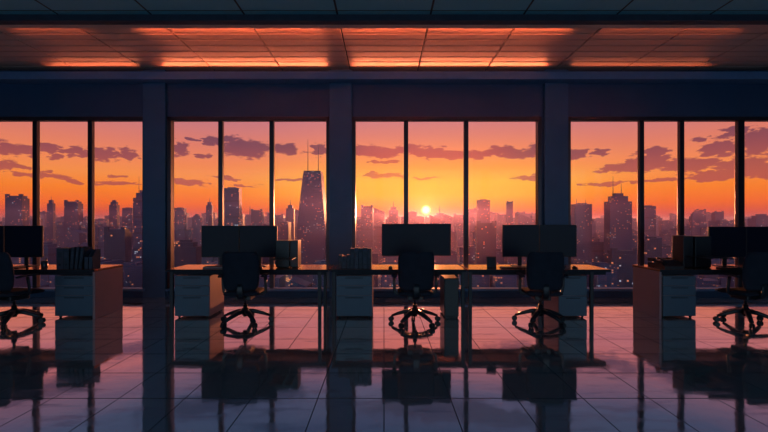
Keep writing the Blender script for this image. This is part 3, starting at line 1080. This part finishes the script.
# ------------------------------------------------------------------ chairs
def make_chair():
    r = thing('office_chair', (0, 0, 0), 'x', 'chair', 'swivel chairs drawn up to the desks')
    # the sitter faces +Y, the backrest is on the -Y side
    sm = MB()

    def seat_fn(u, v, t):
        x = (u - .5) * 2
        y = (v - .5) * 2
        k = 1 - 0.10 * abs(x) ** 4 * 0 
        ex = math.copysign(min(abs(x), 1), x) * .245 * (1 - .10 * max(0, abs(y) - .6) ** 1.2)
        ey = y * .235 * (1 - .10 * max(0, abs(x) - .6) ** 1.2)
        edge = max(abs(x), abs(y))
        drop = -.028 * max(0, y - .55) ** 1.0 - .012 * (1 - x * x) * .6
        tt = t * (1 - .75 * max(0, edge - .80) / .20)
        return Vector((ex, ey + .01, .455 + drop + tt))
    sm.shell(seat_fn, 14, 14, .075)
    sm.build('seat', M['chair_fabric'], r)

    def back_fn(u, v, t):
        x = (u - .5) * 2
        z = .505 + v * .54
        rounding = 1 - .12 * max(0, (v - .90) / .10) ** 2 - .16 * max(0, (.14 - v) / .14) ** 2
        taper_ = (.232 + .020 * math.sin(v * math.pi * .9)) * rounding
        curve = .045 * (x * x)
        lumbar = .028 * math.sin(v * math.pi) - .055 * v
        e = max(abs(x), abs(v - .5) * 2)
        tt = t * (1 - .7 * max(0, e - .86) / .14)
        return Vector((x * taper_, -.245 + curve + lumbar + tt, z))
    MB().shell(back_fn, 16, 16, .045).build('backrest', M['chair_fabric'], r)
    # frame rib behind the back, lumbar and bracket down to the mechanism
    MB().sweep([(0, -.262, .60), (0, -.268, .54), (0, -.262, .46), (0, -.235, .41), (0, -.18, .385), (0, -.06, .375)],
               [.07, .08, .09, .10, .10, .10], [.02, .024, .028, .03, .03, .03], up=(0, 1, 0)).build('back_bracket', M['chair_plastic'], r)
    MB().box(-.11, .11, -.13, .13, .345, .418, .014).build('tilt_mechanism', M['chair_plastic'], r)
    MB().sweep([(.09, .0, .41), (.20, .0, .405), (.265, .0, .40)], .014, .010).build('tilt_lever', M['chair_plastic'], r)
    for s in (-1, 1):
        a = MB().sweep([(s * .15, -.02, .437), (s * .255, -.02, .425), (s * .292, -.02, .455), (s * .300, -.035, .56), (s * .295, -.05, .685)],
                       [.055, .05, .045, .042, .045], [.02, .02, .022, .022, .024], up=(0, 1, 0))
        ob = a.build('arm_support', M['chair_plastic'], r)
        MB().sweep([(s * .295, -.19, .690), (s * .297, -.12, .703), (s * .297, .02, .706), (s * .290, .11, .700)], [.055, .078, .082, .06], [.02, .026, .026, .02]).build('arm_pad', M['chair_fabric'], ob)
    MB().cyl((0, 0, .10), (0, 0, .27), .032, seg=18, bev=.003).cyl((0, 0, .26), (0, 0, .40), .018, seg=14).build('gas_column', M['chair_metal'], r)
    hub = MB()
    hub.lathe([(0, .125), (.045, .128), (.058, .150), (.054, .205), (.038, .222), (0, .222)])
    hub.build('base_hub', M['chair_plastic'], r)
    for k in range(5):
        a = 2 * math.pi * k / 5 + math.pi / 2
        ca, sa = math.cos(a), math.sin(a)
        lg = MB().sweep([(ca * .035, sa * .035, .178), (ca * .13, sa * .13, .165), (ca * .25, sa * .25, .125), (ca * .345, sa * .345, .086)],
                        [.080, .068, .056, .048], [.064, .056, .046, .032]).build('base_leg', M['chair_plastic'], r)
        # twin-wheel caster
        cm = MB()
        px_, py_ = ca * .345, sa * .345
        tx, ty = -sa, ca
        off = (ca * .012, sa * .012)
        for s in (-1, 1):
            cxw, cyw = px_ + off[0] + tx * s * .016, py_ + off[1] + ty * s * .016
            cm.cyl((cxw - tx * .012, cyw - ty * .012, .037), (cxw + tx * .012, cyw + ty * .012, .037), .037, seg=18, bev=.004)
        cm.cyl((px_, py_, .045), (px_, py_, .088), .010, seg=8)
        cm.box(-.022, .022, -.020, .020, .042, .070, .008,
               mat=Matrix.Translation((px_ + off[0], py_ + off[1], 0)) @ Matrix.Rotation(a + math.pi / 2, 4, 'Z'))
        cm.build('caster', M['black'], lg)
    return r


chair0 = make_chair()
spots = [
    (-5.27, 5.70, -10, 'dark swivel chair at the far left edge, turned a little to the right'),
    (-1.99, 5.74, 3, 'dark swivel chair before the paired monitors, left of centre'),
    (0.445, 5.74, 0, 'dark swivel chair at the centre desk, square to the wide monitor'),
    (2.25, 5.75, -5, 'dark swivel chair right of centre, beside the photo frame'),
    (5.19, 5.74, 4, 'dark swivel chair at the far right desk with its left arm in view'),
]
for k, (x, y, rz, lab) in enumerate(spots):
    o = chair0 if k == 0 else copy_tree(chair0)
    o.location = (x, y, 0)
    o.rotation_euler.z = rz * D2R
    o['label'] = lab


# ------------------------------------------------------------------ things on the desks
def binder(x, y, w, h, d, label, group, tilt=0.0, mat='binder', rz=0.0):
    r = thing('binder', (x, y, DZ + (math.sin(abs(tilt)) * w / 2 if tilt else 0)), label, 'binder', group, rz)
    r.rotation_euler = (0, tilt, rz)
    MB().box(-w / 2, -w / 2 + .003, 0, d, 0, h, .001, seg=1).box(w / 2 - .003, w / 2, 0, d, 0, h, .001, seg=1) \
        .box(-w / 2, w / 2, 0, .004, 0, h, .0015, seg=1).build('cover', M[mat], r)
    MB().box(-w / 2 + .005, w / 2 - .005, .008, d - .008, .008, h - .01).build('paper_block', M['paper'], r)
    MB().box(-w * .3, w * .3, -.0012, 0, h * .55, h * .8).build('spine_label', M['binder2'] if mat == 'binder' else M['binder'], r)
    MB().cyl((0, -.002, h * .2), (0, .004, h * .2), w * .18, seg=14).build('finger_hole', M['black'], r)
    return r


G3 = 'binders standing on the centre desk'
xs = -0.70
lowb = [(.055, .20, 'low binder at the left end of the binder row on the centre desk'),
        (.060, .185, 'low slate binder second from the left on the centre desk'),
        (.055, .205, 'low binder just left of the tall binders on the centre desk')]
for w, h, lab in lowb:
    binder(xs + w / 2, 6.12, w, h, .23, lab, G3, mat='binder2' if 'slate' in lab else 'binder')
    xs += w + .004
ords = ['first', 'second', 'third', 'fourth', 'fifth']
for k in range(5):
    w = .062
    binder(xs + w / 2, 6.10, w, .305 + (.008 if k % 2 else 0), .26, '%s from the left of the tall binders on the centre desk' % ords[k], G3,
           mat='binder2' if k in (1, 3) else 'binder')
    xs += w + .004

G1 = 'binders and books standing on the far left desk'
xs = -4.955
for k, (w, h, lab) in enumerate([(.10, .315, 'thick dark binder at the left end of the far left desk row'),
                                 (.085, .315, 'second thick binder from the left on the far left desk')]):
    binder(xs + w / 2, 6.05, w, h, .22, lab, G1, mat='binder' if k else 'binder2')
    xs += w + .003
for k, (w, h, t) in enumerate([(.045, .325, .08), (.040, .33, .10), (.045, .32, .12)]):
    binder(xs + w / 2 + .012, 6.05, w, h, .19, ['leaning binder next to the two thick binders', 'middle leaning binder of the three on the far left desk',
                                              'rightmost leaning binder on the far left desk'][k], G1, tilt=t)
    xs += w + .022
# document holders with round finger holes at the right end
for k in range(2):
    r = thing('magazine_file', (-4.50 + .066 * k, 6.045, DZ), ['magazine file with a sloping top next to the leaning binders',
                                                            'rightmost magazine file on the far left desk'][k], 'file holder', 'magazine files on the far left desk')
    b = bmesh.new()
    for sx in (-1, 1):
        x0_, x1_ = sx * .030, sx * .026
        for xq in ((x0_, x1_),):
            v = [[b.verts.new((q, yq, zq)) for yq, zq in ((0, 0), (.17, 0), (.17, .29), (.09, .29), (0, .18))] for q in xq]
            b.faces.new(v[0])
            b.faces.new(v[1][::-1])
            for i in range(5):
                j = (i + 1) % 5
                b.faces.new((v[0][i], v[0][j], v[1][j], v[1][i]))
    bmesh.ops.recalc_face_normals(b, faces=b.faces)
    mb = MB()
    mb._add(b)
    mb.box(-.030, .030, 0, .004, 0, .18).box(-.030, .030, .166, .17, 0, .29).box(-.03, .03, 0, .17, 0, .004)
    mb.build('file_case', M['binder2'], r)
    MB().box(-.020, .020, .012, .160, .006, .175).build('paper_stack', M['paper'], r)


def pen_cup(x, y, label):
    r = thing('pen_cup', (x, y, DZ), label, 'cup')
    MB().lathe([(0, 0), (.040, 0), (.043, .004), (.043, .11), (.040, .11), (.039, .006), (0, .006)]).build('cup', M['ceramic'], r)
    for k in range(4):
        a = k * 1.7
        MB().cyl((math.cos(a) * .012, math.sin(a) * .012, .01), (math.cos(a) * .034, math.sin(a) * .034, .155 + .01 * k), .004, .003, 8).build('pen', M['black'], r)
    return r


pen_cup(-5.22, 6.15, 'dark pen cup between monitor and binders on the far left desk')


def keyboard(x, y, label, rz=0):
    r = thing('keyboard', (x, y, DZ), label, 'keyboard', 'keyboards on the desks', rz)
    MB().box(-.21, .21, -.065, .065, 0, .014, .004).build('keyboard_body', M['black'], r)
    k = MB()
    for j in range(5):
        yq = .050 - j * .0235
        if j == 4:
            for (a, b_) in ((-.20, -.15), (-.145, -.11), (-.105, .05), (.055, .09), (.095, .13), (.137, .20)):
                k.box(a, b_, yq - .009, yq + .009, .0142, .020, .0015, seg=1)
        else:
            for i in range(18):
                xq = -.195 + i * .0229
                k.box(xq - .0095, xq + .0095, yq - .009, yq + .009, .0142, .020, .0015, seg=1)
    k.build('keys', M['chair_plastic'], r)
    return r


def mouse(x, y, label, rz=0):
    r = thing('computer_mouse', (x, y, DZ), label, 'mouse', 'mice on the desks', rz)
    m_ = MB()

    def fn(u, v, t):
        a = (u - .5) * 2
        b = (v - .5) * 2
        w = .031 * math.sqrt(max(0, 1 - abs(b) ** 2.4))
        hgt = .036 * (1 - abs(b) ** 2.2) ** .7 * (1 - .55 * a * a) if abs(b) < 1 else 0
        return Vector((a * w, b * .056, max(.001, hgt) if t > 0 else 0.0))
    m_.shell(fn, 12, 16, .01)
    m_.build('mouse_body', M['black'], r)
    MB().cyl((-.003, .028, .029), (.003, .028, .029), .008, seg=14).build('scroll_wheel', M['chair_metal'], r)
    return r


keyboard(-5.78, 6.16, 'low black keyboard in front of the monitor on the far left desk')
keyboard(-2.25, 6.15, 'black keyboard before the paired monitors left of centre')
keyboard(0.50, 6.15, 'black keyboard before the wide centre monitor')
keyboard(2.00, 6.15, 'black keyboard left of the chair on the desk right of centre')
keyboard(5.30, 6.08, 'black keyboard between box and chair on the far right desk')
mouse(-1.90, 6.15, 'black mouse behind the chair left of centre', .1)
mouse(0.10, 6.14, 'black mouse left of the chair on the centre desk', -.2)
mouse(2.93, 6.14, 'black mouse at the right end of the desk right of centre', .2)
mouse(5.60, 6.09, 'black mouse on the far right desk behind the chair', .1)

# closed notebook / papers on the desk before the second window
r = thing('notebook', (-2.62, 6.20, DZ), 'flat dark notebook lying left of the paired monitors', 'notebook', rz=.12)
MB().box(-.15, .15, -.10, .10, 0, .004, .001, seg=1).box(-.15, .15, -.10, .10, .018, .022, .001, seg=1).box(-.15, -.146, -.10, .10, 0, .022).build('cover', M['binder'], r)
MB().box(-.143, .146, -.096, .096, .004, .018).build('pages', M['paper'], r)


def speaker(x, y, w, h, d, label, group, rz=0.0):
    r = thing('desktop_speaker', (x, y, DZ + .003), label, 'speaker', group, rz)
    MB().box(-w / 2, w / 2, 0, d, .006, h, .006).build('cabinet', M['case'], r)
    MB().box(-w / 2 + .01, w / 2 - .01, -.004, .0, .02, h - .014, .002).build('grille', M['black'], r)
    rr = w * .33
    MB().lathe([(0, .0), (rr * .35, .002), (rr * .8, -.004), (rr, .004), (rr * 1.1, 0)]).build('driver', M['chair_plastic'], r)
    dv = r.children[-1]
    dv.rotation_euler = (math.pi / 2, 0, 0)
    dv.location = (0, -.006, h * .38)
    MB().box(-w / 2 + .01, w / 2 - .01, .02, d - .02, 0, .006).build('foot', M['black'], r)
    return r


speaker(-1.57, 6.18, .21, .42, .26, 'wide black speaker box right of the paired monitors before the second window', 'black speaker boxes by the second window')
speaker(-1.395, 6.20, .12, .42, .24, 'narrow black speaker box, the right one before the second window', 'black speaker boxes by the second window')
speaker(4.72, 6.20, .15, .49, .25, 'narrow tall black box left of its wider twin on the far right desk', 'black speaker boxes on the far right desk')
speaker(4.95, 6.20, .25, .485, .27, 'wide tall black box touching the monitor on the far right desk', 'black speaker boxes on the far right desk')

# photo frame
r = thing('photo_frame', (1.67, 6.20, DZ), 'small black photo frame on the desk right of centre', 'photo frame')
Rm = Matrix.Rotation(-.16, 4, 'X')
mb = MB()
for (a, b_, c_, d_) in ((-.075, -.060, 0, .175), (.060, .075, 0, .175), (-.06, .06, 0, .015), (-.06, .06, .160, .175)):
    mb.box(a, b_, 0, .014, c_, d_, .003, mat=Rm)
mb.build('frame', M['monitor'], r)
MB().box(-.06, .06, .004, .010, .015, .16, mat=Rm).build('picture', M['screen'], r)
MB().sweep([(0, .03, .10), (0, .10, .003)], .03, .004, up=(0, 1, 0)).build('easel_back', M['monitor'], r)

# desk telephone on the far right desk
r = thing('desk_telephone', (4.40, 6.16, DZ), 'dark desk telephone near the left end of the far right desk', 'telephone')
b = bmesh.new()
pr = [(-.10, 0), (.11, 0), (.11, .12), (.03, .115), (-.10, .035)]
v = [[b.verts.new((q, yq, zq)) for yq, zq in pr] for q in (-.15, .15)]
b.faces.new(v[0]); b.faces.new(v[1][::-1])
for i in range(5):
    j = (i + 1) % 5
    b.faces.new((v[0][i], v[0][j], v[1][j], v[1][i]))
bmesh.ops.recalc_face_normals(b, faces=b.faces)
mb = MB(); mb._add(b)
mb.build('telephone_body', M['case'], r)
MB().sweep([(-.115, -.08, .085), (-.115, -.04, .112), (-.115, .05, .145), (-.115, .10, .145)], [.055, .038, .038, .055], [.03, .022, .022, .03]).build('handset', M['black'], r)
mb = MB()
for i in range(3):
    for j in range(4):
        mb.box(-.03 + i * .035, -.008 + i * .035, -.075 + j * .024, -.059 + j * .024, .046 + j * .0143, .056 + j * .0143, .002, seg=1)
mb.build('key_pad', M['leg'], r)
MB().box(-.04, .13, .045, .10, .116, .128, .002).build('display', M['screen'], r)

# letter tray behind the telephone
r = thing('letter_tray', (4.47, 6.42, DZ), 'low letter tray behind the telephone on the far right desk', 'tray')
for k, z in enumerate((0.0, .075)):
    MB().box(-.16, .16, -.12, .12, z, z + .004).box(-.16, -.156, -.12, .12, z, z + .05).box(.156, .16, -.12, .12, z, z + .05).box(-.16, .16, .116, .12, z, z + .05) \
        .build('tray', M['black'], r)
    MB().box(-.14, .14, -.10, .11, z + .005, z + .02).build('paper_stack', M['paper'], r)
mb = MB()
for sx in (-.158, .158):
    for sy in (-.11, .11):
        mb.cyl((sx, sy, .045), (sx, sy, .08), .004, seg=8)
mb.build('tray_support', M['leg'], r)
